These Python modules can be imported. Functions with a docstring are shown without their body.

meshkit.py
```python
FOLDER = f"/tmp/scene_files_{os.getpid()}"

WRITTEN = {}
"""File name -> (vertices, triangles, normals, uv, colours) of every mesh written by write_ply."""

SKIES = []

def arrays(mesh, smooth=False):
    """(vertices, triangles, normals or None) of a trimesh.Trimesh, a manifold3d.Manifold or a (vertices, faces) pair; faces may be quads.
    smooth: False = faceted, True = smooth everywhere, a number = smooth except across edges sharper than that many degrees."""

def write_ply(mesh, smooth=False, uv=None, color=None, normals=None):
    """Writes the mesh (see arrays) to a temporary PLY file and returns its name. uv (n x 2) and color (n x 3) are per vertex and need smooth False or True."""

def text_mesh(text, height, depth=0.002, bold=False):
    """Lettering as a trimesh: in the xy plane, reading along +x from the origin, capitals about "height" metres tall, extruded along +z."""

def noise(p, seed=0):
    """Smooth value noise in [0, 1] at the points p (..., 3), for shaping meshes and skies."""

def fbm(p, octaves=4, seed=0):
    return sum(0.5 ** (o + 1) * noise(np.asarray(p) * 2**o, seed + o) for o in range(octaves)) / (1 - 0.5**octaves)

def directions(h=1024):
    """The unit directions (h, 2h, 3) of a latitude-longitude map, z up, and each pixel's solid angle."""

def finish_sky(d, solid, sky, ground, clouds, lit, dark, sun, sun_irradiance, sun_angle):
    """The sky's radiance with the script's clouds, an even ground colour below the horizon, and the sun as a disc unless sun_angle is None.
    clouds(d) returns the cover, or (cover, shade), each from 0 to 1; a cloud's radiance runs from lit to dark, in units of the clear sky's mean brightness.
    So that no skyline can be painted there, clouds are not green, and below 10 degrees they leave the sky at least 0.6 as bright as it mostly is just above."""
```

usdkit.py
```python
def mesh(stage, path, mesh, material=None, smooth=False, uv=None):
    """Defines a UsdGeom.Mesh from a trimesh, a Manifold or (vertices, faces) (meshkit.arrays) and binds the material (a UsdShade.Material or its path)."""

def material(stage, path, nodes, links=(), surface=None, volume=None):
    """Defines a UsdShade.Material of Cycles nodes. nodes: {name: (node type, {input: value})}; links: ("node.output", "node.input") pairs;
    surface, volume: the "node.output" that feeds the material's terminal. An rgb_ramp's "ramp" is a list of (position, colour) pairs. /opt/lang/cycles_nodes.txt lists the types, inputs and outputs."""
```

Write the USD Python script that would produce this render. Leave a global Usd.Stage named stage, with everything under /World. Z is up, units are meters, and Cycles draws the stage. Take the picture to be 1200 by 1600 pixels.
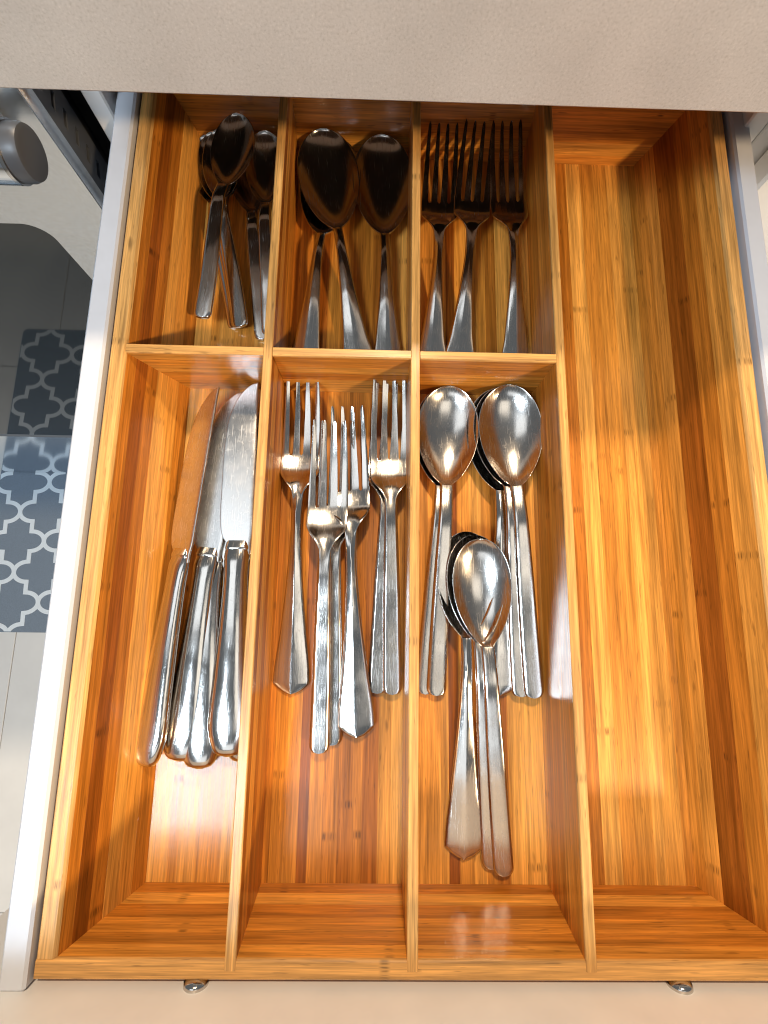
import math, random
import numpy as np
import trimesh, meshkit, usdkit
import shapely
from shapely.geometry import LineString, Polygon, box as sbox
from shapely import affinity
from pxr import Usd, UsdGeom, UsdLux, UsdShade, Gf, Sdf, Vt

random.seed(7)
RNG = np.random.default_rng(7)
stage = Usd.Stage.CreateInMemory()
UsdGeom.SetStageUpAxis(stage, UsdGeom.Tokens.z)
UsdGeom.SetStageMetersPerUnit(stage, 1.0)
UsdGeom.Xform.Define(stage, '/World')

# ------------------------------------------------------------------ camera
F_PX = 753.0
cam = UsdGeom.Camera.Define(stage, '/World/camera')
cam.CreateHorizontalApertureAttr(24.0)
cam.CreateVerticalApertureAttr(32.0)
cam.CreateFocalLengthAttr(24.0 * F_PX / 1200.0)
cam.CreateClippingRangeAttr(Gf.Vec2f(0.01, 50))
cam.CreateExposureAttr(0.32)
cam.AddTranslateOp().Set(Gf.Vec3d(0.14078, 0.16294, 0.29713))
cam.AddRotateXYZOp().Set(Gf.Vec3f(*[math.degrees(a) for a in (0.172751, -0.019289, 0.015728)]))

# ------------------------------------------------------------------ light
def aim(prim, pos, target):
    z = np.array(pos, float) - np.array(target, float); z /= np.linalg.norm(z)
    x = np.cross([0, 0, 1.0], z)
    x = x / np.linalg.norm(x) if np.linalg.norm(x) > 1e-6 else np.array([1.0, 0, 0])
    y = np.cross(z, x)
    m = Gf.Matrix4d(*x, 0, *y, 0, *z, 0, *[float(a) for a in pos], 1)
    UsdGeom.Xformable(prim).AddTransformOp().Set(m)

def disk(name, pos, target, r, power, color):
    l = UsdLux.DiskLight.Define(stage, '/World/' + name)
    l.CreateRadiusAttr(r); l.CreateIntensityAttr(power / (math.pi * r * r)); l.CreateColorAttr(Gf.Vec3f(*color))
    aim(l, pos, target)

def rect(name, pos, target, w, h, power, color):
    l = UsdLux.RectLight.Define(stage, '/World/' + name)
    l.CreateWidthAttr(w); l.CreateHeightAttr(h); l.CreateIntensityAttr(power / (w * h)); l.CreateColorAttr(Gf.Vec3f(*color))
    aim(l, pos, target)

C = (0.16, 0.2, 0.02)
disk('ceiling_lamp', (1.55, -0.98, 1.60), C, 0.080, 13.2, (1.0, 0.72, 0.43))  # out of view at the front right; casts the hard wall shadows
disk('counter_lamp', (0.20, 1.35, 1.60), C, 0.075, 9.6, (1.0, 0.78, 0.54))  # out of view behind; throws the counter edge shadow forward
rect('cool_ceiling_lamp', (-0.45, -0.42, 1.42), C, 0.40, 0.34, 5.0, (0.72, 0.86, 1.0))  # out of view; gives the cool sheen on the front left floor
rect('ceiling_panel', (-0.52, 0.30, 1.65), (-0.52, 0.30, 0.0), 0.9, 0.55, 0.60, (0.90, 0.95, 1.0))  # out of view; stands in for ceiling bounce mirrored by the steel
rect('ceiling_panel_2', (0.60, -0.15, 1.70), (0.60, -0.15, 0.0), 0.7, 0.5, 0.42, (1.0, 0.93, 0.82))  # unseen as well, warmer bounce from the right
rect('ceiling_panel_3', (-0.10, -1.15, 1.70), (-0.10, -1.15, 0.0), 1.1, 0.5, 0.60, (0.90, 0.95, 1.0))  # unseen as well, bounce from the front

dome = UsdLux.DomeLight.Define(stage, '/World/sky')  # even ambient light of the unseen room, no open sky
dome_mat = usdkit.material(stage, '/World/Looks/ambient', {
    'b': ('background_shader', {'color': (0.86, 0.93, 1.0), 'strength': 0.14})}, surface='b.background')
UsdShade.MaterialBindingAPI.Apply(dome.GetPrim()).Bind(dome_mat)
dome.GetPrim().SetCustomDataByKey('kind', 'structure')

# ------------------------------------------------------------------ materials
def M(name, nodes, links, surface='p.BSDF'):
    return usdkit.material(stage, '/World/Looks/' + name, nodes, links, surface=surface)

def bamboo(name, axis, ramp=None):
    fib = (1500, 42, 1500) if axis == 'y' else (42, 1500, 1500)
    mid = (380, 12, 380) if axis == 'y' else (12, 380, 380)
    spk = (900, 95, 900) if axis == 'y' else (95, 900, 900)
    node = (130, 42, 130) if axis == 'y' else (42, 130, 130)
    ramp = ramp or [(0.0, (0.27, 0.070, 0.006)), (0.22, (0.50, 0.168, 0.017)), (0.6, (0.63, 0.245, 0.032)), (1.0, (0.76, 0.350, 0.066))]
    return M(name, {
        'g': ('geometry', {}), 'o': ('object_info', {}),
        'w': ('math', {'math_type': 'multiply', 'value2': 61.0}),
        'm1': ('mapping', {'scale': fib}), 'm2': ('mapping', {'scale': mid}), 'm3': ('mapping', {'scale': spk}), 'm4': ('mapping', {'scale': node}),
        'n1': ('noise_texture', {'dimensions': '4D', 'scale': 1.0, 'detail': 3.0, 'roughness': 0.6}),
        'n2': ('noise_texture', {'dimensions': '4D', 'scale': 1.0, 'detail': 3.0, 'roughness': 0.55}),
        'n3': ('noise_texture', {'dimensions': '4D', 'scale': 1.0, 'detail': 1.0}),
        'n4': ('noise_texture', {'dimensions': '4D', 'scale': 1.0, 'detail': 2.0}),
        'tone': ('rgb_ramp', {'ramp': ramp}),
        'r1': ('map_range', {'from_min': 0.30, 'from_max': 0.70, 'to_min': 0.66, 'to_max': 1.20, 'clamp': True}),
        'r2': ('map_range', {'from_min': 0.30, 'from_max': 0.70, 'to_min': 0.56, 'to_max': 1.26, 'clamp': True}),
        'r3': ('map_range', {'from_min': 0.66, 'from_max': 0.76, 'to_min': 1.0, 'to_max': 0.62, 'clamp': True}),
        'r4': ('map_range', {'from_min': 0.70, 'from_max': 0.80, 'to_min': 1.0, 'to_max': 0.48, 'clamp': True}),
        'a': ('mix', {'mix_type': 'multiply', 'fac': 1.0}), 'b': ('mix', {'mix_type': 'multiply', 'fac': 1.0}),
        'c': ('mix', {'mix_type': 'multiply', 'fac': 1.0}), 'd': ('mix', {'mix_type': 'multiply', 'fac': 1.0}),
        'bump': ('bump', {'strength': 0.12, 'distance': 0.0004}),
        'rr': ('map_range', {'from_min': 0.3, 'from_max': 0.7, 'to_min': 0.30, 'to_max': 0.46, 'clamp': True}),
        'sx': ('separate_xyz', {}), 'na': ('math', {'math_type': 'multiply_add', 'value2': 3.7}), 'nf': ('math', {'math_type': 'fraction'}),
        'ns': ('math', {'math_type': 'subtract', 'value2': 0.5}), 'nb': ('math', {'math_type': 'absolute'}),
        'nm': ('map_range', {'range_type': 'smoothstep', 'from_min': 0.002, 'from_max': 0.012, 'to_min': 1.0, 'to_max': 0.0, 'clamp': True}),
        'nw': ('map_range', {'from_min': 0.48, 'from_max': 0.62, 'to_min': 0.0, 'to_max': 0.7, 'clamp': True}),
        'nx': ('math', {'math_type': 'multiply'}), 'ni': ('math', {'math_type': 'subtract', 'value1': 1.0}),
        'e': ('mix', {'mix_type': 'multiply', 'fac': 1.0}),
        'p': ('principled_bsdf', {'specular_ior_level': 0.3, 'coat_weight': 0.36, 'coat_roughness': 0.19}),
    }, [('g.position', 'm1.vector'), ('g.position', 'm2.vector'), ('g.position', 'm3.vector'), ('g.position', 'm4.vector'), ('o.random', 'w.value1'),
        ('m1.vector', 'n1.vector'), ('m2.vector', 'n2.vector'), ('m3.vector', 'n3.vector'), ('m4.vector', 'n4.vector'),
        ('w.value', 'n1.w'), ('w.value', 'n2.w'), ('w.value', 'n3.w'), ('w.value', 'n4.w'), ('o.random', 'tone.fac'),
        ('n1.fac', 'r1.value'), ('n2.fac', 'r2.value'), ('n3.fac', 'r3.value'), ('n4.fac', 'r4.value'),
        ('tone.color', 'a.color1'), ('r1.result', 'a.color2'), ('a.color', 'b.color1'), ('r2.result', 'b.color2'),
        ('b.color', 'c.color1'), ('r3.result', 'c.color2'), ('c.color', 'd.color1'), ('r4.result', 'd.color2'), ('g.position', 'sx.vector'), ('sx.' + axis, 'na.value1'), ('w.value', 'na.value3'), ('na.value', 'nf.value1'), ('nf.value', 'ns.value1'), ('ns.value', 'nb.value1'),
        ('nb.value', 'nm.value'), ('n1.fac', 'nw.value'), ('nm.result', 'nx.value1'), ('nw.result', 'nx.value2'), ('nx.value', 'ni.value2'),
        ('d.color', 'e.color1'), ('ni.value', 'e.color2'), ('e.color', 'p.base_color'),
        ('n1.fac', 'bump.height'), ('bump.normal', 'p.normal'), ('n2.fac', 'rr.value'), ('rr.result', 'p.roughness')])

BAM_Y = bamboo('bamboo_lengthwise', 'y')
BAM_X = bamboo('bamboo_crosswise', 'x', [(0.0, (0.46, 0.150, 0.015)), (0.5, (0.60, 0.225, 0.028)), (1.0, (0.72, 0.315, 0.052))])
PALE = [(0.0, (0.62, 0.30, 0.075)), (1.0, (0.74, 0.42, 0.14))]  # paler edge bamboo, with lamp sheen on the rims painted in
BAM_PY, BAM_PX = bamboo('bamboo_edge_sheen_lengthwise', 'y', PALE), bamboo('bamboo_edge_sheen_crosswise', 'x', PALE)

def steel(name, col, r0, r1, scratch=1.0):
    return M(name, {
        'tc': ('texture_coordinate', {}), 'm': ('mapping', {'scale': (2600, 160, 900)}),
        'ma': ('mapping', {'scale': (3000, 90, 90), 'rotation': (0, 0, 0.55)}), 'mb': ('mapping', {'scale': (3400, 110, 110), 'rotation': (0, 0, -0.8)}),
        'n': ('noise_texture', {'scale': 1.0, 'detail': 3.0}),
        'na': ('noise_texture', {'scale': 1.0, 'detail': 1.0, 'distortion': 0.15}), 'nb': ('noise_texture', {'scale': 1.0, 'detail': 1.0, 'distortion': 0.15}),
        'big': ('noise_texture', {'scale': 75.0, 'detail': 3.0}),
        'spots': ('noise_texture', {'scale': 420.0, 'detail': 2.0}),
        'rr': ('map_range', {'from_min': 0.3, 'from_max': 0.7, 'to_min': r0, 'to_max': r1, 'clamp': True}),
        'rs': ('map_range', {'from_min': 0.62, 'from_max': 0.78, 'to_min': 0.0, 'to_max': 0.06, 'clamp': True}),
        'sa': ('map_range', {'from_min': 0.66, 'from_max': 0.72, 'to_min': 0.0, 'to_max': 0.10 * scratch, 'clamp': True}),
        'sb': ('map_range', {'from_min': 0.67, 'from_max': 0.73, 'to_min': 0.0, 'to_max': 0.10 * scratch, 'clamp': True}),
        'ad': ('math', {'math_type': 'add'}), 'ae': ('math', {'math_type': 'add'}), 'af': ('math', {'math_type': 'add'}),
        'hs': ('math', {'math_type': 'multiply_add', 'value2': -1.5}),
        'bump': ('bump', {'strength': 0.05 * scratch, 'distance': 0.0003}),
        'p': ('principled_bsdf', {'base_color': col, 'metallic': 1.0})},
        [('tc.object', 'm.vector'), ('m.vector', 'n.vector'), ('tc.object', 'big.vector'), ('tc.object', 'spots.vector'),
         ('tc.object', 'ma.vector'), ('tc.object', 'mb.vector'), ('ma.vector', 'na.vector'), ('mb.vector', 'nb.vector'), ('na.fac', 'sa.value'), ('nb.fac', 'sb.value'),
         ('big.fac', 'rr.value'), ('spots.fac', 'rs.value'), ('rr.result', 'ad.value1'), ('rs.result', 'ad.value2'),
         ('sa.result', 'ae.value1'), ('sb.result', 'ae.value2'), ('ad.value', 'af.value1'), ('ae.value', 'af.value2'), ('af.value', 'p.roughness'),
         ('ae.value', 'hs.value1'), ('n.fac', 'hs.value3'), ('hs.value', 'bump.height'), ('bump.normal', 'p.normal')])

STEEL = steel('polished_steel', (0.60, 0.575, 0.54), 0.09, 0.17)
STEEL_WORN = steel('worn_steel', (0.58, 0.55, 0.51), 0.13, 0.23, 1.2)
BLADE = steel('blade_steel', (0.72, 0.72, 0.71), 0.20, 0.30, 1.6)

def brushed(name, col, scale):
    return M(name, {
        'g': ('geometry', {}), 'm': ('mapping', {'scale': scale}), 'n': ('noise_texture', {'scale': 1.0, 'detail': 4.0}),
        'sm': ('noise_texture', {'scale': 22.0, 'detail': 4.0, 'distortion': 0.6}),
        'rr': ('map_range', {'from_min': 0.3, 'from_max': 0.7, 'to_min': 0.22, 'to_max': 0.42, 'clamp': True}),
        'cr': ('rgb_ramp', {'ramp': [(0.3, tuple(c * 0.82 for c in col)), (0.7, col)]}),
        'bump': ('bump', {'strength': 0.12, 'distance': 0.0005}),
        'p': ('principled_bsdf', {'metallic': 1.0})},
        [('g.position', 'm.vector'), ('m.vector', 'n.vector'), ('g.position', 'sm.vector'), ('sm.fac', 'rr.value'), ('rr.result', 'p.roughness'),
         ('sm.fac', 'cr.fac'), ('cr.color', 'p.base_color'), ('n.fac', 'bump.height'), ('bump.normal', 'p.normal')])

OVEN_BRIGHT = M('bright_steel', {'p': ('principled_bsdf', {'base_color': (0.78, 0.80, 0.82), 'metallic': 1.0, 'roughness': 0.11})}, [])
OVEN_STEEL = brushed('brushed_steel', (0.70, 0.71, 0.71), (8, 900, 900))

def plain(name, col, rough, spec=0.5, coat=0.0, noise=0.06, scale=60.0, bump=0.0):
    return M(name, {
        'g': ('geometry', {}), 'n': ('noise_texture', {'scale': scale, 'detail': 5.0, 'roughness': 0.6}),
        'cr': ('rgb_ramp', {'ramp': [(0.3, tuple(c * (1 - noise) for c in col)), (0.7, tuple(min(1, c * (1 + noise)) for c in col))]}),
        'bump': ('bump', {'strength': bump, 'distance': 0.001}),
        'p': ('principled_bsdf', {'roughness': rough, 'specular_ior_level': spec, 'coat_weight': coat, 'coat_roughness': 0.1})},
        [('g.position', 'n.vector'), ('n.fac', 'cr.fac'), ('cr.color', 'p.base_color'), ('n.fac', 'bump.height'), ('bump.normal', 'p.normal')])

WHITE_PAINT = plain('white_paint', (0.56, 0.58, 0.625), 0.42, 0.5, 0.15, 0.03, 40, 0.03)
CABINET = plain('cabinet_paint', (0.80, 0.79, 0.775), 0.45, 0.5, 0.0, 0.04, 30, 0.03)
TILE = plain('floor_tile_glaze', (0.70, 0.71, 0.70), 0.4, 0.5, 0.0, 0.05, 9, 0.02)
GROUT = plain('grout', (0.42, 0.41, 0.39), 0.8, 0.3)
MAT_GREY = plain('mat_grey', (0.19, 0.24, 0.30), 0.75, 0.3, 0, 0.14, 700, 0.3)
MAT_PALE = plain('mat_pale', (0.72, 0.80, 0.86), 0.7, 0.3, 0, 0.05, 700, 0.2)
BLACK = plain('black_enamel', (0.012, 0.012, 0.014), 0.45)
UNSEEN_DARK = plain('dark_board', (0.075, 0.058, 0.045), 0.8, 0.3)  # for the unseen board that darkens reflections at the back
DARK_GREY = plain('dark_plastic', (0.055, 0.06, 0.07), 0.4)
OVEN_GLASS = plain('oven_glass', (0.012, 0.016, 0.017), 0.03, 0.38, 0, 0.0)
QUARTZ = M('quartz', {
    'g': ('geometry', {}), 'n': ('noise_texture', {'scale': 900.0, 'detail': 3.0, 'roughness': 0.7}), 'v': ('voronoi_texture', {'scale': 900.0}),
    'big': ('noise_texture', {'scale': 30.0, 'detail': 3.0}),
    'cr': ('rgb_ramp', {'ramp': [(0.28, (0.38, 0.36, 0.33)), (0.45, (0.47, 0.45, 0.425)), (0.6, (0.50, 0.48, 0.455)), (0.76, (0.60, 0.57, 0.535))]}),
    'cb': ('map_range', {'from_min': 0.3, 'from_max': 0.7, 'to_min': 0.94, 'to_max': 1.05}),
    'mx': ('mix', {'mix_type': 'multiply', 'fac': 1.0}),
    'p': ('principled_bsdf', {'roughness': 0.42})},
    [('g.position', 'n.vector'), ('g.position', 'big.vector'), ('n.fac', 'cr.fac'), ('big.fac', 'cb.value'), ('cr.color', 'mx.color1'), ('cb.result', 'mx.color2'), ('mx.color', 'p.base_color')])

# ------------------------------------------------------------------ helpers
USED = {}
def numbered(parent, name):
    k = (parent, name); n = USED.get(k, 0); USED[k] = n + 1
    return f'{parent}/{name}' if n == 0 else f'{parent}/{name}_{n:03d}'

def tag(prim, label=None, cat=None, group=None, kind=None):
    for k, v in (('label', label), ('category', cat), ('group', group), ('kind', kind)):
        if v: prim.SetCustomDataByKey(k, v)
    return prim

def thing(name, label=None, cat=None, group=None, kind=None, loc=None):
    path = numbered('/World', name)
    x = UsdGeom.Xform.Define(stage, path)
    if loc is not None: x.AddTranslateOp().Set(Gf.Vec3d(*loc))
    tag(x.GetPrim(), label, cat, group, kind)
    return path

def holder(parent, name):
    path = numbered(parent, name); UsdGeom.Xform.Define(stage, path); return path

def obj(name, mesh, mat, parent='/World', smooth=False):
    path = numbered(parent, name)
    usdkit.mesh(stage, path, mesh, mat, smooth=smooth)
    return path

def raw(path, v, f, n, mat):
    """a mesh with normals given (a slice of a larger smooth surface)"""
    idx, inv = np.unique(f.ravel(), return_inverse=True)
    m = UsdGeom.Mesh.Define(stage, path)
    m.CreatePointsAttr(Vt.Vec3fArray.FromNumpy(v[idx].astype(np.float32)))
    m.CreateFaceVertexCountsAttr(Vt.IntArray.FromNumpy(np.full(len(f), 3, np.int32)))
    m.CreateFaceVertexIndicesAttr(Vt.IntArray.FromNumpy(inv.astype(np.int32)))
    m.CreateSubdivisionSchemeAttr('none')
    m.CreateNormalsAttr(Vt.Vec3fArray.FromNumpy(n[idx].astype(np.float32)))
    m.SetNormalsInterpolation('vertex')
    UsdShade.MaterialBindingAPI.Apply(m.GetPrim()).Bind(mat)

def boxm(x0, x1, y0, y1, z0, z1, bev=0.0):
    """box with all edges chamfered"""
    lo, hi = np.array([x0, y0, z0], float), np.array([x1, y1, z1], float)
    if bev <= 0:
        b = trimesh.creation.box(extents=hi - lo); b.apply_translation((lo + hi) / 2); return b
    pts = []
    for sx in (0, 1):
        for sy in (0, 1):
            for sz in (0, 1):
                c = np.where([sx, sy, sz], hi, lo); d = np.where([sx, sy, sz], -1, 1) * bev
                pts += [c + d * [1, 0, 0] * 0 + d * [0, 1, 1], c + d * [1, 0, 1], c + d * [1, 1, 0]]
    return trimesh.convex.convex_hull(np.array(pts))

def prism(poly, a0, a1, axis):
    """polygon [(s, z)] extruded along axis 'y' (s = x) or 'x' (s = y)"""
    poly = np.array(poly, float); n = len(poly)
    def at(a):
        o = np.zeros((n, 3)); o[:, 2] = poly[:, 1]
        o[:, 0 if axis == 'y' else 1] = poly[:, 0]; o[:, 1 if axis == 'y' else 0] = a
        return o
    v = np.vstack([at(a0), at(a1)])
    f = []
    for i in range(n):
        j = (i + 1) % n; f += [[i, j, n + j], [i, n + j, n + i]]
    for i in range(1, n - 1): f += [[0, i + 1, i], [n, n + i, n + i + 1]]
    m = trimesh.Trimesh(v, f, process=False)
    if m.volume < 0: m.invert()
    return m

# ------------------------------------------------------------------ dimensions (metres; tray floor is z = 0)
H, W, L, T, TD = 0.0469, 0.345, 0.4830, 0.0080, 0.0050
SL, SR, SF, SB = 0.0184, 0.0223, 0.0067, 0.0105
YD = 0.2939
XA, XB, XC = 0.0788, 0.1611, 0.2428
ZFLOOR = -0.75

# ------------------------------------------------------------------ the drawer
drawer = thing('kitchen_drawer', 'white painted kitchen drawer pulled open and holding the bamboo cutlery tray', 'drawer')
DZ = 0.0505
obj('side_panel', boxm(-0.0212, -0.0093, -0.0106, 0.54, -0.052, DZ, 0.0012), WHITE_PAINT, drawer, 30)
obj('side_panel', boxm(W + T + 0.0020, W + T + 0.0135, -0.0106, 0.54, -0.052, DZ, 0.0012), WHITE_PAINT, drawer, 30)
obj('bottom_panel', boxm(-0.0092, W + T + 0.0019, -0.0106, 0.54, -0.018, -0.0095), WHITE_PAINT, drawer)
obj('back_panel', boxm(-0.0092, W + T + 0.0019, 0.54, 0.553, -0.052, DZ, 0.001), WHITE_PAINT, drawer, 30)
FR = holder(drawer, 'front_panel')
obj('board', boxm(-0.060, W + 0.055, -0.031, -0.0108, -0.085, 0.105, 0.0012), CABINET, FR, 30)

# ------------------------------------------------------------------ the bamboo tray
tray = thing('cutlery_tray', 'honey coloured bamboo cutlery tray with seven compartments lying in the drawer', 'tray')

def levels(lo, hi, w0, w1):
    z = [lo]
    while hi - z[-1] > w1 * 1.35: z.append(z[-1] + RNG.uniform(w0, w1))
    return z + [hi]

def board(name, inner, outer, a0, a1, axis, mat, top, zlow=0.0, chamfer=0.0007):
    """a wall of laminated strips; inner(z), outer(z) give its faces"""
    part = holder(tray, name)
    zs = levels(zlow, top - 0.0016, 0.006, 0.0092) + [top]
    pale = BAM_PY if mat is BAM_Y else BAM_PX
    for z0, z1 in zip(zs[:-1], zs[1:]):
        j = RNG.uniform(0, 0.00006); s = 1 if inner(z1) > outer(z1) else -1
        i0, i1, o0, o1 = inner(z0) + s * j, inner(z1) + s * j, outer(z0), outer(z1)
        if z1 == top:
            c = chamfer
            poly = [(o0, z0), (i0, z0), (i1, z1 - c), (i1 - s * c, z1), (o1 + s * c, z1), (o1, z1 - c)]
        else:
            poly = [(o0, z0), (i0, z0), (i1, z1), (o1, z1)]
        obj('strip', prism(poly, a0, a1, axis), pale if z1 == top else mat, part)

base = holder(tray, 'base')
x = 0.004
while x < W - 0.004:
    w = RNG.uniform(0.0055, 0.0105); x1 = min(x + w, W - 0.004)
    if W - 0.004 - x1 < 0.004: x1 = W - 0.004
    obj('strip', boxm(x, x1, 0.001, L - 0.001, -0.006, RNG.uniform(-0.00007, 0)), BAM_Y, base)
    x = x1
lin = lambda a, b: (lambda z: a + (b - a) * z / H)
board('side_wall', lin(SL, 0.0), lambda z: -T, 0.0002, L - 0.0002, 'y', BAM_Y, H)
board('side_wall', lin(W - SR, W), lambda z: W + T, 0.0002, L - 0.0002, 'y', BAM_Y, H)
board('front_wall', lin(SF, 0.0), lambda z: -T, -T, W + T, 'x', BAM_X, H)
board('back_wall', lin(L - SB, L), lambda z: L + T, -T, W + T, 'x', BAM_X, H)
for xc in (XA, XB, XC):
    board('divider', lambda z, c=xc: c + TD / 2, lambda z, c=xc: c - TD / 2, -0.0040, L + 0.003, 'y', BAM_Y, H + 0.0004, chamfer=0.0004)
for i, (xa, xb) in enumerate(((0.0, XA - TD / 2), (XA + TD / 2, XB - TD / 2), (XB + TD / 2, XC - TD / 2))):
    board('cross_divider', lambda z: YD, lambda z: YD + TD, xa + 0.0003 if i else xa + 0.0005, xb, 'x', BAM_X, H + 0.0002, chamfer=0.0004)

# handle screws on the inside of the drawer front
def dome_screw(xc, zc):
    r = 0.0056
    prof = [(0, 0.0042)] + [(r * math.sin(a), 0.0042 * math.cos(a) * 0.72 + 0.0008) for a in np.linspace(0.15, math.pi / 2, 8)] + [(r, 0), (0, 0)]
    m = trimesh.creation.revolve(np.array(prof), sections=24)
    slot1 = None
    m.apply_transform(trimesh.transformations.rotation_matrix(-math.pi / 2, [1, 0, 0]))
    m.apply_translation((xc, -0.0109, zc))
    return m
for xc in (0.0635, 0.2840):
    s = holder(drawer, 'screw')
    obj('head', dome_screw(xc, 0.0445), STEEL, s, 35)
    obj('cross_slot', trimesh.util.concatenate([boxm(xc - 0.0016, xc + 0.0016, -0.0085, -0.00692, 0.0443, 0.0447), boxm(xc - 0.0002, xc + 0.0002, -0.0085, -0.00692, 0.0429, 0.0461)]), BLACK, s)

# ------------------------------------------------------------------ countertop
ct = thing('countertop', 'speckled greige stone countertop overhanging the open drawer', 'countertop')
obj('slab', boxm(-0.0300, 1.3, 0.3755, 1.05, 0.120, 0.1640, 0.0016), QUARTZ, ct, 30)
obj('substrate', boxm(-0.0290, 1.29, 0.3980, 1.04, 0.109, 0.1198), UNSEEN_DARK, ct)  # out of view; darkens what the back cutlery mirrors

# ------------------------------------------------------------------ base cabinet
cab = thing('base_cabinet', 'cream painted base cabinet that the open drawer slides out of, under the countertop', 'cabinet')
YF = 0.450
obj('stile', boxm(-0.0365, -0.0245, YF, 0.468, ZFLOOR + 0.1, 0.1080, 0.001), CABINET, cab, 30)
obj('stile', boxm(W + 0.0175, W + 0.030, YF, 0.468, ZFLOOR + 0.1, 0.1080, 0.001), CABINET, cab, 30)
obj('side_panel', boxm(-0.0365, -0.028, 0.4685, 1.02, ZFLOOR + 0.1, 0.1080), CABINET, cab)
obj('side_panel', boxm(W + 0.018, W + 0.030, 0.4685, 1.02, ZFLOOR + 0.1, 0.1080), CABINET, cab)
obj('back_panel', boxm(-0.028, W + 0.018, 1.005, 1.02, ZFLOOR + 0.1, 0.1080), CABINET, cab)
obj('rail', boxm(-0.0243, W + 0.0173, YF + 0.001, 0.468, 0.086, 0.1080, 0.001), CABINET, cab, 30)
dr = holder(cab, 'lower_door')
obj('panel', boxm(-0.010, W - 0.006, YF - 0.018, YF - 0.002, ZFLOOR + 0.12, -0.10, 0.0015), CABINET, dr, 30)

nb = thing('neighbouring_cabinet', 'cream panelled cabinet front to the right of the open drawer', 'cabinet')
x0 = W + 0.031
obj('stile', boxm(x0, x0 + 0.022, YF + 0.0005, 0.4684, ZFLOOR + 0.1, 0.0993, 0.001), CABINET, nb, 30)
dd = holder(nb, 'door')
obj('frame_stile', boxm(x0 + 0.010, x0 + 0.066, YF - 0.020, YF - 0.001, ZFLOOR + 0.14, 0.060, 0.002), CABINET, dd, 30)
obj('frame_rail', boxm(x0 + 0.0662, x0 + 0.45, YF - 0.0195, YF - 0.001, 0.004, 0.060, 0.002), CABINET, dd, 30)
obj('frame_rail', boxm(x0 + 0.0662, x0 + 0.45, YF - 0.0195, YF - 0.001, ZFLOOR + 0.14, ZFLOOR + 0.2, 0.002), CABINET, dd, 30)
obj('panel', boxm(x0 + 0.0662, x0 + 0.45, YF - 0.011, YF - 0.001, ZFLOOR + 0.201, 0.0038), CABINET, dd)

# ------------------------------------------------------------------ floor
fl = thing('floor', kind='structure')
obj('bed', boxm(-3.5, 3.0, -3.5, 3.0, ZFLOOR - 0.03, ZFLOOR - 0.003), GROUT, fl)
TW, TH = 0.305, 0.6093
nx = 0
for i in range(-4, 5):
    for j in range(-4, 3):
        xx = -0.6045 + i * TW; yy = -0.4415 + j * TH
        if xx < -1.6 or xx > 0.9 or yy > 0.7 or yy < -1.7: continue
        obj('tile', boxm(xx + 0.0008, xx + TW - 0.0008, yy + 0.0008, yy + TH - 0.0008, ZFLOOR - 0.003, ZFLOOR + RNG.uniform(-0.0002, 0.0), 0.0006), TILE, fl)

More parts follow.
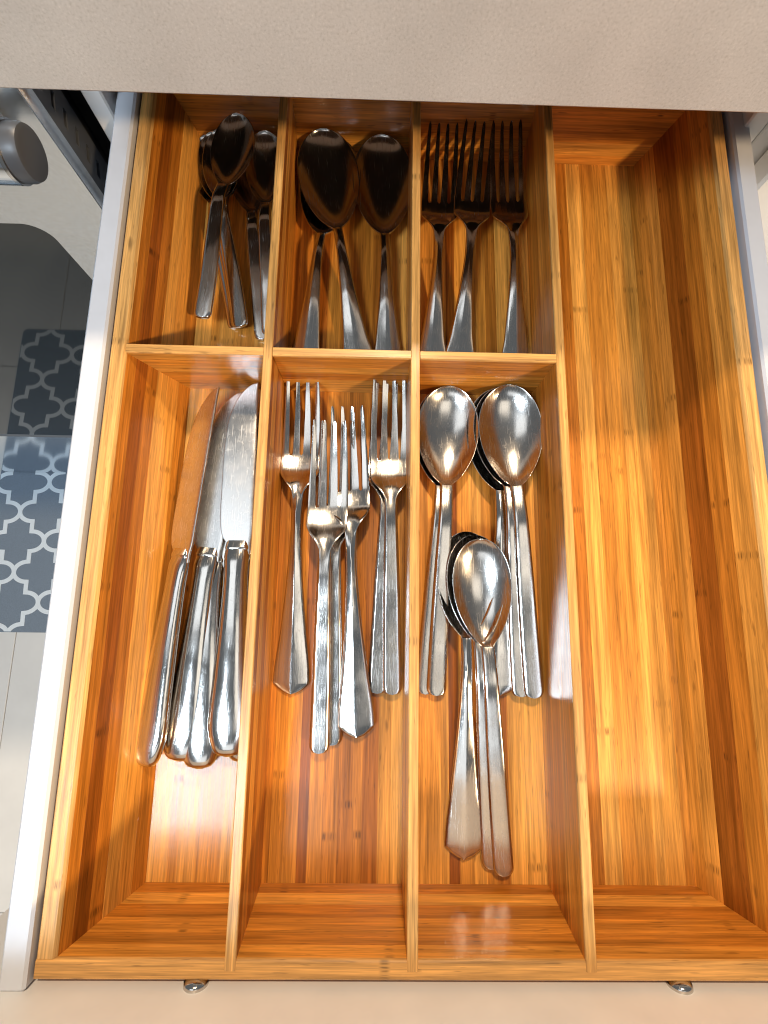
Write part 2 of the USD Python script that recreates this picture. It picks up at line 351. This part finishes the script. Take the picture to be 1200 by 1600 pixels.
# ------------------------------------------------------------------ floor mat with trellis print
mat = thing('floor_mat', 'dark grey cushioned mat with pale trellis pattern on the floor before the oven', 'mat')
def lattice(x0, x1, y0, y1, p, q, lw, ox, oy):
    y1q = 0.165 * q
    ell = [(p / 4 + p / 4 * math.cos(a), y1q * math.sin(a)) for a in np.linspace(0, math.pi / 2, 9)]
    step = [(p / 4, y1q), (p / 4, q / 2 - y1q)]
    ell2 = [(p / 4 - p / 4 * math.sin(a), q / 2 - y1q * math.cos(a)) for a in np.linspace(0, math.pi / 2, 9)]
    quarter = ell + step[1:] + ell2[1:]
    lines = []
    for i in range(-12, 13):
        for j in range(-8, 9):
            for sx in (1, -1):
                for sy in (1, -1):
                    lines.append(LineString([(ox + i * p + sx * a, oy + j * q + sy * b) for a, b in quarter]))
    u = shapely.union_all([l.buffer(lw / 2, cap_style=2, join_style=2, mitre_limit=3) for l in lines])
    return u
ang = math.radians(2.3)
MX0, MX1, MY0, MY1 = -0.682, 0.08, 0.0775, 0.440
body = sbox(MX0 + 0.012, MY0 + 0.012, MX1 - 0.012, MY1 - 0.012).buffer(0.012, quad_segs=6)
slab = trimesh.creation.extrude_polygon(body, 0.006, engine='earcut'); slab.apply_translation((0, 0, ZFLOOR + 0.0005))
obj('cushion', slab, MAT_GREY, mat)
lat = affinity.rotate(lattice(MX0, MX1, MY0, MY1, 0.1130, 0.1293, 0.0088, -0.5688 + 0.0565, 0.2682), math.degrees(-ang) * -1, origin=(-0.5688, 0.2682))
lat = lat.intersection(body.buffer(-0.0015)).simplify(0.0003)
pm = trimesh.util.concatenate([trimesh.creation.extrude_polygon(g, 0.0006, engine='earcut') for g in getattr(lat, 'geoms', [lat]) if g.area > 1e-7])
pm.apply_translation((0, 0, ZFLOOR + 0.0064))
obj('trellis_print', pm, MAT_PALE, mat)

# ------------------------------------------------------------------ oven
oven = thing('oven', 'stainless steel oven with black glass door and thick tubular handle beside the drawer', 'oven')
OX, OY = -0.0490, 0.418
door = holder(oven, 'door')
def frame_poly():
    outer = sbox(-0.80, -0.484, OX, 0.120)
    inner = sbox(-0.74 + 0.016, -0.60, -0.0985 - 0.016, -0.008 - 0.016).buffer(0.016, quad_segs=8)
    return outer, inner
outer, inner = frame_poly()
fr = trimesh.creation.extrude_polygon(outer.difference(inner), 0.004, engine='earcut')
tf = np.array([[1, 0, 0, 0], [0, 0, 1, 0], [0, 1, 0, 0], [0, 0, 0, 1]], float)
fr.apply_transform(tf); fr.fix_normals(); fr.apply_translation((0, OY, 0))
obj('steel_front', fr, OVEN_STEEL, door)
gl = trimesh.creation.extrude_polygon(inner.intersection(sbox(-0.8, -0.4815, 0, 1)).buffer(-0.0004), 0.003, engine='earcut')
gl.apply_transform(tf); gl.fix_normals(); gl.apply_translation((0, OY + 0.0004, 0))
obj('glass', gl, OVEN_GLASS, door)
# rounded front corner of the door's side, then the black slotted flank
arc = [(OX - 0.003 + 0.0040 * math.sin(a), OY + 0.0042 - 0.0041 * math.cos(a)) for a in np.linspace(0.0, math.pi / 2, 8)]
prof = arc + [(OX + 0.0010, OY + 0.0085), (OX - 0.004, OY + 0.0085)]
side = trimesh.creation.extrude_polygon(Polygon(prof), 0.604, engine='earcut'); side.apply_translation((0.0008, 0.0003, -0.484))
obj('edge_trim', side, OVEN_STEEL, door, 40)
flank = sbox(OY + 0.0088, -0.484, 0.4520, 0.118)
slots = shapely.union_all([Polygon([(OY + 0.0175, z), (OY + 0.0265, z + 0.0035), (OY + 0.0265, z + 0.0072), (OY + 0.0175, z + 0.0037)]) for z in np.arange(-0.47, 0.11, 0.0115)])
fk = trimesh.creation.extrude_polygon(flank.difference(slots), 0.003, engine='earcut')
fk.apply_transform(np.array([[0, 0, 1, OX - 0.0025], [1, 0, 0, 0], [0, 1, 0, 0], [0, 0, 0, 1]], float)); fk.fix_normals()
obj('vented_flank', fk, DARK_GREY, door)
obj('core', boxm(-0.795, OX - 0.008, OY + 0.0045, 0.4518, -0.482, 0.117), BLACK, door)
obj('carcass', boxm(-0.80, OX - 0.012, 0.4585, 1.02, ZFLOOR + 0.03, 0.118), BLACK, oven)
obj('gap_filler', boxm(OX - 0.0115, -0.0370, 0.4760, 1.02, ZFLOOR + 0.03, 0.095), BLACK, oven)  # black block standing in for the shade deep in the gap
obj('warming_drawer', boxm(-0.80, OX, OY, 0.4585, ZFLOOR + 0.0085, -0.489, 0.003), OVEN_BRIGHT, oven, 30)
hd = holder(oven, 'handle')
HZ, HY, HR = 0.0715, 0.3945, 0.0150
def tube(x0, x1, r, y, z, n=40):
    m = trimesh.creation.cylinder(radius=r, height=x1 - x0, sections=n)
    m.apply_transform(trimesh.transformations.rotation_matrix(math.pi / 2, [0, 1, 0])); m.apply_translation(((x0 + x1) / 2, y, z)); return m
obj('bar', tube(-0.74, -0.0575, HR, HY, HZ), OVEN_BRIGHT, hd, 40)
obj('rim', tube(-0.0574, -0.0556, HR * 1.0, HY, HZ), STEEL, hd, 40)
capp = [(0, 0), (HR * 0.93, 0), (HR * 0.93, 0.005), (HR * 0.86, 0.0078), (HR * 0.70, 0.0090), (0, 0.0095)]
cp = trimesh.creation.revolve(np.array(capp), sections=40); cp.apply_transform(trimesh.transformations.rotation_matrix(math.pi / 2, [0, 1, 0])); cp.apply_translation((-0.0555, HY, HZ))
obj('end_cap', cp, DARK_GREY, hd, 40)
obj('bracket', boxm(-0.085, -0.065, HY + 0.006, OY - 0.0002, HZ - 0.010, HZ + 0.010, 0.002), OVEN_STEEL, hd, 30)

# ------------------------------------------------------------------ cutlery
US = np.array([-1, -.97, -.88, -.72, -.5, -.25, 0, .25, .5, .72, .88, .97, 1])
def sheet(ys, xl, xr, ztop, th, us=US, keep=None, edge=0.36):
    """a closed thin sheet: columns us across, rows ys along; ztop(u, y), th(u, y) in metres"""
    ys = np.asarray(ys); nr, nc = len(ys), len(us)
    l, r = np.array([xl(y) for y in ys]), np.array([xr(y) for y in ys])
    U, Y = np.meshgrid(us, ys)
    X = (l + r)[:, None] / 2 + (r - l)[:, None] / 2 * U
    Z, Tn = ztop(U, Y, X), th(U, Y)
    e = np.clip((np.abs(U) - 0.90) / 0.10, 0, 1) ** 2 * edge
    v = np.vstack([np.stack([X, Y, Z - Tn * e], -1).reshape(-1, 3), np.stack([X, Y, Z - Tn * (1 - e)], -1).reshape(-1, 3)])
    idx = np.arange(nr * nc).reshape(nr, nc); B = nr * nc
    cells = np.ones((nr - 1, nc - 1), bool) if keep is None else keep
    f = []
    for i in range(nr - 1):
        for j in range(nc - 1):
            if not cells[i, j]: continue
            a, b, c, d = idx[i, j], idx[i, j + 1], idx[i + 1, j + 1], idx[i + 1, j]
            f += [[a, b, c], [a, c, d], [B + a, B + c, B + b], [B + a, B + d, B + c]]
            for (di, dj, p, q) in ((-1, 0, a, b), (1, 0, c, d), (0, -1, d, a), (0, 1, b, c)):
                ii, jj = i + di, j + dj
                if not (0 <= ii < nr - 1 and 0 <= jj < nc - 1 and cells[ii, jj]):
                    f += [[p, B + p, B + q], [p, B + q, q]]
    return trimesh.Trimesh(v, f, process=False)

def sm(a, b, t):
    t = np.clip((t - a) / (b - a), 0, 1); return t * t * (3 - 2 * t)

def curve(pts):
    from scipy.interpolate import PchipInterpolator
    p = np.array(pts, float); return PchipInterpolator(p[:, 0], p[:, 1], extrapolate=True)

def handle_hw(style, Lh, neck):
    """half width along a handle of length Lh, y = 0 at its free end"""
    if style == 'bar':
        w = curve([(0, .0056), (Lh * .5, .0050), (Lh * .85, .0040), (Lh, neck)]); r = 0.0042
        return lambda y: float(w(y)) * (math.sqrt(max(0.0, 1 - ((r - y) / r) ** 2)) * .62 + .38 * min(1, y / .0006) if y < r else 1.0)
    w = curve([(.0060, .0107), (.014, .0103), (Lh * .30, .0078), (Lh * .62, .0044), (Lh * .85, .0031), (Lh, neck)])
    return lambda y: float(w(y)) if y > .0060 else .0004 + (.0107 - .0004) * (max(y, 0) / .0060) ** .52

def handle_rows(Lh, style):
    a = np.concatenate([[0, .0002, .0006, .0012, .002, .003, .0042, .0056, .0062, .0075], np.linspace(.010, Lh, 26)])
    return np.unique(np.round(a, 6))

def ridge(style):
    if style == 'bar':
        return lambda U: -0.0007 * np.clip((np.abs(U) - .62) / .38, 0, 1) ** 1.3
    return lambda U: -0.0012 * np.abs(U) ** 1.25

def write_utensil(path, m, splitter, mat, angle=42):
    v, f, n = meshkit.arrays(m, angle)
    c = v[f].mean(1)
    key = splitter(c)
    for name in dict.fromkeys(key):
        raw(numbered(path, name.split('#')[0]), v, f[key == name], n, mat if not isinstance(mat, dict) else mat[name.split('#')[0]])

def spoon_mesh(Ls, Lb, Wb, style, depth=.0078):
    Lh = Ls - Lb; neck = .0030 if style == 'flared' else .0037
    hh = handle_hw(style, Lh + .004, neck); rg = ridge(style)
    def hw(y):
        s = (y - Lh) / Lb * 2 - 1
        b = 0
        if y > Lh:
            s = min(max(s, -1), 1); b = Wb / 2 * (1 - s * s) ** .5 * (1 + .17 * s) * .985 * (1 - .18 * max(0, -s) ** 3)
        h = hh(min(y, Lh + .004)) if y < Lh + .004 else neck * max(0, 1 - (y - Lh - .004) / (Lb - .004)) ** .5
        return (b ** 6 + h ** 6) ** (1 / 6)
    ys = np.concatenate([handle_rows(Lh, style)[:-1], Lh + Lb * (1 - np.cos(np.linspace(0, math.pi, 34))) / 2])
    zc = curve([(0, .0032), (Lh * .25, .0052), (Lh * .6, .0110), (Lh * .86, .0148), (Lh * .97, .0128), (Lh + Lb * .12, .0098), (Lh + Lb * .5, .0090), (Lh + Lb * .85, .0098), (Ls, .0112)])
    def z(U, Y, X):
        s = np.clip((Y - Lh) / Lb * 2 - 1, -1, 1)
        d = depth * np.where(Y > Lh, (1 - s * s) ** .62, 0) * (1 - .08 * s)
        hb = 1 - sm(Lh - .006, Lh + .006, Y)
        return zc(Y) - d * (1 - np.abs(U) ** 2.3) + hb * rg(U)
    def th(U, Y): return .0019 - .0007 * sm(Lh, Lh + .02, Y) + 0 * U
    return sheet(ys, lambda y: -hw(y), hw, z, th), (lambda c: np.where(c[:, 1] > Lh + .002, 'bowl', 'handle'))

def fork_mesh(Lf, style, Wf=.0121, Lt=.050):
    yr = Lf - Lt; yn = yr - .028; neck = .0036
    hh = handle_hw(style, yn, neck); rg = ridge(style)
    def hw(y):
        if y < yn: return hh(y)
        if y < yr: return neck + (Wf - neck) * float(sm(0.0, .0165, y - yn))
        return Wf - .0012 * ((y - yr) / Lt) ** 2
    hcols, slotcols = [], []
    tw = 1.0 / (4 * 1.0 + 3 * .50) * 2
    us = []
    x = -1.0
    for k in range(4):
        us += [x, x + .10 * tw, x + .5 * tw, x + .90 * tw, x + tw]
        if k < 3: slotcols.append(len(us) - 1); us += [x + tw + .25 * tw]; slotcols.append(len(us) - 1)
        x += tw * 1.50
    us = np.array(us)
    ys = np.concatenate([handle_rows(yn, style)[:-1], yn + np.linspace(0, .0225, 14), yn + np.array([.0245, .0262]), yr + np.linspace(0, Lt - .004, 14), yr + Lt - np.array([.003, .002, .0012, .0005, 0])])
    ys = np.unique(np.round(ys, 6)); nr, nc = len(ys), len(us)
    keep = np.ones((nr - 1, nc - 1), bool)
    for i in range(nr - 1):
        if ys[i] >= yr - 1e-6:
            for j in slotcols: keep[i, j] = False
    zc = curve([(0, .0030), (yn * .3, .0052), (yn * .7, .0118), (yn * .92, .0145), (yn + .006, .0125), (yn + .018, .0072), (yr, .0056), (yr + Lt * .4, .0072), (Lf, .0148)])
    def z(U, Y, X):
        hb = 1 - sm(yn - .01, yn + .008, Y)
        return zc(Y) + hb * rg(U) + (1 - hb) * .0014 * np.abs(U) ** 2
    def th(U, Y): return .0020 - .0004 * sm(yr, Lf, Y) + 0 * U
    m = sheet(ys, lambda y: -hw(y), hw, z, th, us, keep, .30)
    # taper the tines about their own axes and round the slot roots
    v = m.vertices.copy(); half = len(v) // 2
    J = np.tile(np.arange(nc), nr); I = np.repeat(np.arange(nr), nc)
    for hof in (0, half):
        for k in range(4):
            cols = np.arange(k * 6, k * 6 + 5)
            sel = np.isin(J, cols) & (ys[I] > yr - 1e-6)
            ii = np.where(sel)[0] + hof
            cx = np.interp(v[ii, 1], ys, v[hof + np.arange(nr) * nc + (k * 6 + 2), 0])
            t = np.clip((v[ii, 1] - yr) / Lt, 0, 1)
            sc = 1 - .52 * t ** 1.1
            endr = np.clip((Lf - v[ii, 1]) / .004, 0, 1); sc *= np.sqrt(1 - (1 - endr) ** 2) * .85 + .15
            v[ii, 0] = cx + (v[ii, 0] - cx) * sc
    row = int(np.argmin(np.abs(ys - yr)))
    for hof in (0, half):
        for k in range(3): v[hof + row * nc + k * 6 + 5, 1] -= .0014
    m.vertices = v
    def split(c):
        s = c[:, 1]; x = c[:, 0] / Wf
        k = np.clip(((x + 1) / (tw * 1.50)).astype(int), 0, 3)
        return np.where(s > yr - .0002, np.array(['tine#%d' % q for q in k]), np.where(s > yn, 'head', 'handle'))
    return m, split

def knife_meshes(Lk=.219):
    Lb = .104; Lh = Lk - Lb; y0 = Lh + .003
    def xr(y):
        s = (y - y0) / (Lk - y0)
        return .0088 - .0010 * (1 - sm(0, .06, s)) - .0003 * s
    cu = curve([(0, -.0062), (.06, -.0096), (.2, -.0108), (.5, -.0106), (.72, -.0092), (.86, -.0053), (.95, .0004), (.985, .0045), (1.0, .0078)])
    def xl(y): return float(cu(np.clip((y - y0) / (Lk - y0), 0, 1)))
    ys = np.unique(np.concatenate([np.linspace(y0 - .006, y0, 3), y0 + (Lk - y0) * np.linspace(0, .8, 24), y0 + (Lk - y0) * np.linspace(.8, 1, 16)]))
    def th(U, Y): return .0008 + .0012 * (U + 1) / 2 * (1 - .5 * sm(Lh, Lk, Y))
    blade = sheet(ys, xl, lambda y: float(xr(y)), lambda U, Y, X: .0052 + th(U, Y) / 2, th, edge=.25)
    # handle: lofted rounded sections
    wf = curve([(0, .0040), (.0015, .0066), (.004, .0087), (.009, .0103), (.017, .0118), (Lh * .36, .0102), (Lh * .65, .0080), (Lh * .88, .0070), (Lh - .004, .0073), (Lh - .001, .0070), (Lh, .0066)])
    tf_ = curve([(0, .0018), (.0015, .0033), (.004, .0044), (.012, .0052), (Lh * .4, .0050), (Lh * .8, .0042), (Lh - .006, .0038), (Lh, .0024)])
    n = 36; rows = np.unique(np.concatenate([[0, .0004, .0009, .0015, .003, .005, .008], np.linspace(.011, Lh, 24)]))
    vs = []
    for y in rows:
        a = np.linspace(0, 2 * math.pi, n, endpoint=False)
        c, s = np.cos(a), np.sin(a); e = 2 / 2.15
        g = 0.55 + .45 * sm(0, .0015, y)
        vs.append(np.stack([float(wf(y)) * g * np.sign(c) * np.abs(c) ** e, np.full(n, y), .0052 + float(tf_(y)) * g * np.sign(s) * np.abs(s) ** e], 1))
    v = np.vstack(vs + [[[0, rows[0] - .0002, .0052]], [[0, rows[-1], .0052]]])
    f = []
    for i in range(len(rows) - 1):
        for j in range(n):
            a, b = i * n + j, i * n + (j + 1) % n; c, d = a + n, b + n
            f += [[a, c, b], [b, c, d]]
    for j in range(n):
        f += [[len(v) - 2, j, (j + 1) % n], [len(v) - 1, (len(rows) - 1) * n + (j + 1) % n, (len(rows) - 1) * n + j]]
    handle = trimesh.Trimesh(v, f, process=False)
    if handle.volume < 0: handle.invert()
    ring = []
    for (y, w, t) in ((Lh - .0004, .0066, .0024), (Lh + .0004, .0069, .0027), (Lh + .0014, .0068, .0025), (Lh + .0028, .0064, .0018), (Lh + .0050, .0056, .0011)):
        a = np.linspace(0, 2 * math.pi, n, endpoint=False); c, s = np.cos(a), np.sin(a); e = 2 / 2.7
        ring.append(np.stack([w * np.sign(c) * np.abs(c) ** e, np.full(n, y), .0052 + t * np.sign(s) * np.abs(s) ** e], 1))
    bol = trimesh.convex.convex_hull(np.vstack(ring))
    return blade, handle, bol

FIRST = {}
def build_design(design, path):
    if design == 'knife':
        b, h, bo = knife_meshes()
        obj('blade', b, BLADE, path, 35); obj('handle', h, STEEL, path, 40); obj('bolster', bo, STEEL, path, 35); return
    kind, style, args = DESIGNS[design]
    m, sp = (spoon_mesh if kind == 'spoon' else fork_mesh)(*args)
    if m.volume < 0: m.invert()
    write_utensil(path, m, sp, STEEL_WORN if style == 'worn' else STEEL)

DESIGNS = {
    'tea': ('spoon', '', (.140, .053, .0280, 'bar', .0062)),
    'spoon_bar': ('spoon', 'worn', (.187, .064, .0385, 'bar')),
    'spoon_flared': ('spoon', '', (.187, .066, .0400, 'flared')),
    'spoon_back': ('spoon', '', (.1750, .075, .0410, 'flared')),
    'dessert_bar': ('spoon', 'worn', (.184, .061, .0335, 'bar', .0068)),
    'dessert_flared': ('spoon', '', (.181, .061, .0345, 'flared', .0068)),
    'fork_bar': ('fork', 'worn', (.190, 'bar')),
    'fork_flared': ('fork', '', (.194, 'flared')),
    'fork_back': ('fork', '', (.1735, 'flared')),
}
def lay(design, name, label, cat, group, end, tip, roll=0.0, anchor=1.0):
    """put a piece of cutlery with its handle's end at end and its tip towards tip; anchor 1 keeps the tip, 0 the handle's end"""
    Ld = .219 if design == 'knife' else DESIGNS[design][2][0]
    e, t = np.array(end, float), np.array(tip, float)
    d = t - e; D = np.linalg.norm(d); d /= D
    o = e + d * (D - Ld) * anchor
    x = np.cross(d, [0, 0, 1.0]); x /= np.linalg.norm(x); z = np.cross(x, d)
    c, s = math.cos(math.radians(roll)), math.sin(math.radians(roll))
    x, z = c * x - s * z, s * x + c * z
    path = numbered('/World', name)
    xf = UsdGeom.Xform.Define(stage, path)
    xf.AddTransformOp().Set(Gf.Matrix4d(*x, 0, *d, 0, *z, 0, *o, 1))
    if design in FIRST:
        p = xf.GetPrim(); p.GetReferences().AddInternalReference(FIRST[design]); p.SetInstanceable(True)
    else:
        build_design(design, path); FIRST[design] = Sdf.Path(path)
    tag(xf.GetPrim(), label, cat, group)

GB = 'back left compartment'
LAY = [
 # back left: teaspoons
 ('tea', 'teaspoon', 'small teaspoon lying crosswise on top of the others in the back left compartment', 'teaspoon', 'teaspoons', (.0286, .3343, .0150), (.0457, .4720, .0190), 0, .5),
 ('tea', 'teaspoon', 'leftmost and lowest teaspoon of the nested stack in the back left compartment', 'teaspoon', 'teaspoons', (.0455, .3376, -.001), (.0205, .4740, .002), -12, .5),
 ('tea', 'teaspoon', 'middle teaspoon of the nested stack in the back left compartment', 'teaspoon', 'teaspoons', (.0485, .3375, .0012), (.0255, .4735, .0045), -12, .5),
 ('tea', 'teaspoon', 'topmost teaspoon of the nested stack, half under the crosswise spoon', 'teaspoon', 'teaspoons', (.0500, .3360, .0036), (.0305, .4725, .0070), -12, .5),
 ('tea', 'teaspoon', 'teaspoon whose bowl is cut off by the divider on its right', 'teaspoon', 'teaspoons', (.0690, .3310, .002), (.0608, .4700, .0100), 0, .5),
 ('tea', 'teaspoon', 'teaspoon lying slanted beneath the crosswise spoon, its handle against the divider', 'teaspoon', 'teaspoons', (.0640, .3290, .000), (.0480, .4670, .003), 0, .5),
 # back middle: large spoons
 ('spoon_back', 'table_spoon', 'lower of the two overlapping large spoons, its handle slanting left', 'spoon', 'large spoons', (.0905, .3000, .0002), (.1085, .4742, .0030), 0, 1),
 ('spoon_back', 'table_spoon', 'upper of the two overlapping large spoons, its handle slanting right', 'spoon', 'large spoons', (.1300, .3020, .0020), (.0985, .4748, .0085), 0, 1),
 ('spoon_back', 'table_spoon', 'large spoon lying alone beside the overlapping pair in the back', 'spoon', 'large spoons', (.1475, .3000, .0002), (.1395, .4745, .0060), 0, 1),
 # back right of centre: forks lying in the shade
 ('fork_back', 'table_fork', 'leftmost dark fork of the three in the shaded back compartment', 'fork', 'forks in the shade', (.1750, .3010, .0004), (.1812, .4765, .0100), 0, 1),
 ('fork_back', 'table_fork', 'middle dark fork of the three in the shaded back compartment', 'fork', 'forks in the shade', (.1925, .3020, .0014), (.2052, .4768, .0120), 0, 1),
 ('fork_back', 'table_fork', 'rightmost dark fork of the three in the shaded back compartment', 'fork', 'forks in the shade', (.2325, .3015, .0004), (.2228, .4768, .0130), 0, 1),
 # front: forks
 ('fork_flared', 'table_fork', 'fork with flared pointed handle lying farthest left by the divider', 'fork', 'forks', (.0930, .1059, .0002), (.0935, .3000, .0005), 0, 1),
 ('fork_bar', 'table_fork', 'straight handled fork lying on top in the middle, nearest to the front', 'fork', 'forks', (.1113, .0778, .0060), (.1122, .2640, .0085), 0, .5),
 ('fork_bar', 'table_fork', 'straight handled fork almost hidden under the middle fork', 'fork', 'forks', (.1180, .0785, .0002), (.1160, .2686, .0002), 0, .5),
 ('fork_flared', 'table_fork', 'fork with flared pointed handle, tines half behind the middle fork', 'fork', 'forks', (.1320, .0840, .0026), (.1219, .2765, .0030), 0, .5),
 ('fork_bar', 'table_fork', 'straight handled fork on top of the right hand pair', 'fork', 'forks', (.1521, .1070, .0030), (.1473, .2971, .0046), 0, .5),
 ('fork_bar', 'table_fork', 'straight handled fork beneath the right hand pair, handle showing on its left', 'fork', 'forks', (.1432, .1070, .0002), (.1490, .2969, .0002), 0, .5),
 # front: spoons
 ('spoon_bar', 'table_spoon', 'straight handled spoon beneath the left spoon, only its handle showing', 'spoon', 'spoons', (.1713, .1075, .0002), (.1846, .2935, .0002), 0, 1),
 ('spoon_bar', 'table_spoon', 'straight handled spoon with scratched bowl at the left, against the divider', 'spoon', 'spoons', (.1776, .1087, .0024), (.1858, .2935, .0030), 0, 1),
 ('spoon_flared', 'table_spoon', 'flared handled spoon at the bottom of the right hand stack', 'spoon', 'spoons', (.2150, .1060, .0002), (.2172, .2936, .0010), -3, 1),
 ('spoon_bar', 'table_spoon', 'straight handled spoon in the middle of the right hand stack', 'spoon', 'spoons', (.2275, .1030, .0026), (.2190, .2935, .0045), -4, 1),
 ('spoon_bar', 'table_spoon', 'straight handled spoon on top of the right hand stack', 'spoon', 'spoons', (.2345, .1030, .0046), (.2212, .2930, .0085), -6, 1),
 ('dessert_flared', 'dessert_spoon', 'flared handled smaller spoon under the front pair, its handle lowest left', 'spoon', 'spoons', (.1930, .0190, .0006), (.1950, .2015, .0060), -4, 1),
 ('dessert_bar', 'dessert_spoon', 'straight handled smaller spoon wedged between the front pair, rim showing', 'spoon', 'spoons', (.2085, .0185, .0010), (.1985, .1995, .0092), -5, 1),
 ('dessert_bar', 'dessert_spoon', 'straight handled smaller spoon on top of the front pair, handle reaching farthest forward', 'spoon', 'spoons', (.2145, .0150, .0030), (.2012, .1970, .0125), -6, 1),
 # front left: knives
 ('knife', 'table_knife', 'knife lowest in the middle of the pile, mostly covered', 'knife', 'knives', (.0445, .0720, .0000), (.0420, .2800, .0000), 0, .5),
 ('knife', 'table_knife', 'knife second from the left with its blade under the top knife', 'knife', 'knives', (.0335, .0762, .0000), (.0475, .2830, .0040), -4, .5),
 ('knife', 'table_knife', 'knife half hidden by the divider at the right of the pile', 'knife', 'knives', (.0690, .0739, .0000), (.0700, .2850, .0010), 0, .5),
 ('knife', 'table_knife', 'knife on top of the pile, its pale blade touching the cross divider', 'knife', 'knives', (.0608, .0744, .0040), (.0570, .2932, .0080), 3, 1),
 ('knife', 'table_knife', 'leftmost knife leaning on the tray wall with brownish blade', 'knife', 'knives', (.0190, .0713, .0060), (.0385, .2850, .0110), -27, .5),
]
for (d, n, lab, cat, grp, e, t, ro, an) in LAY: lay(d, n, lab, cat, grp, e, t, ro, an)
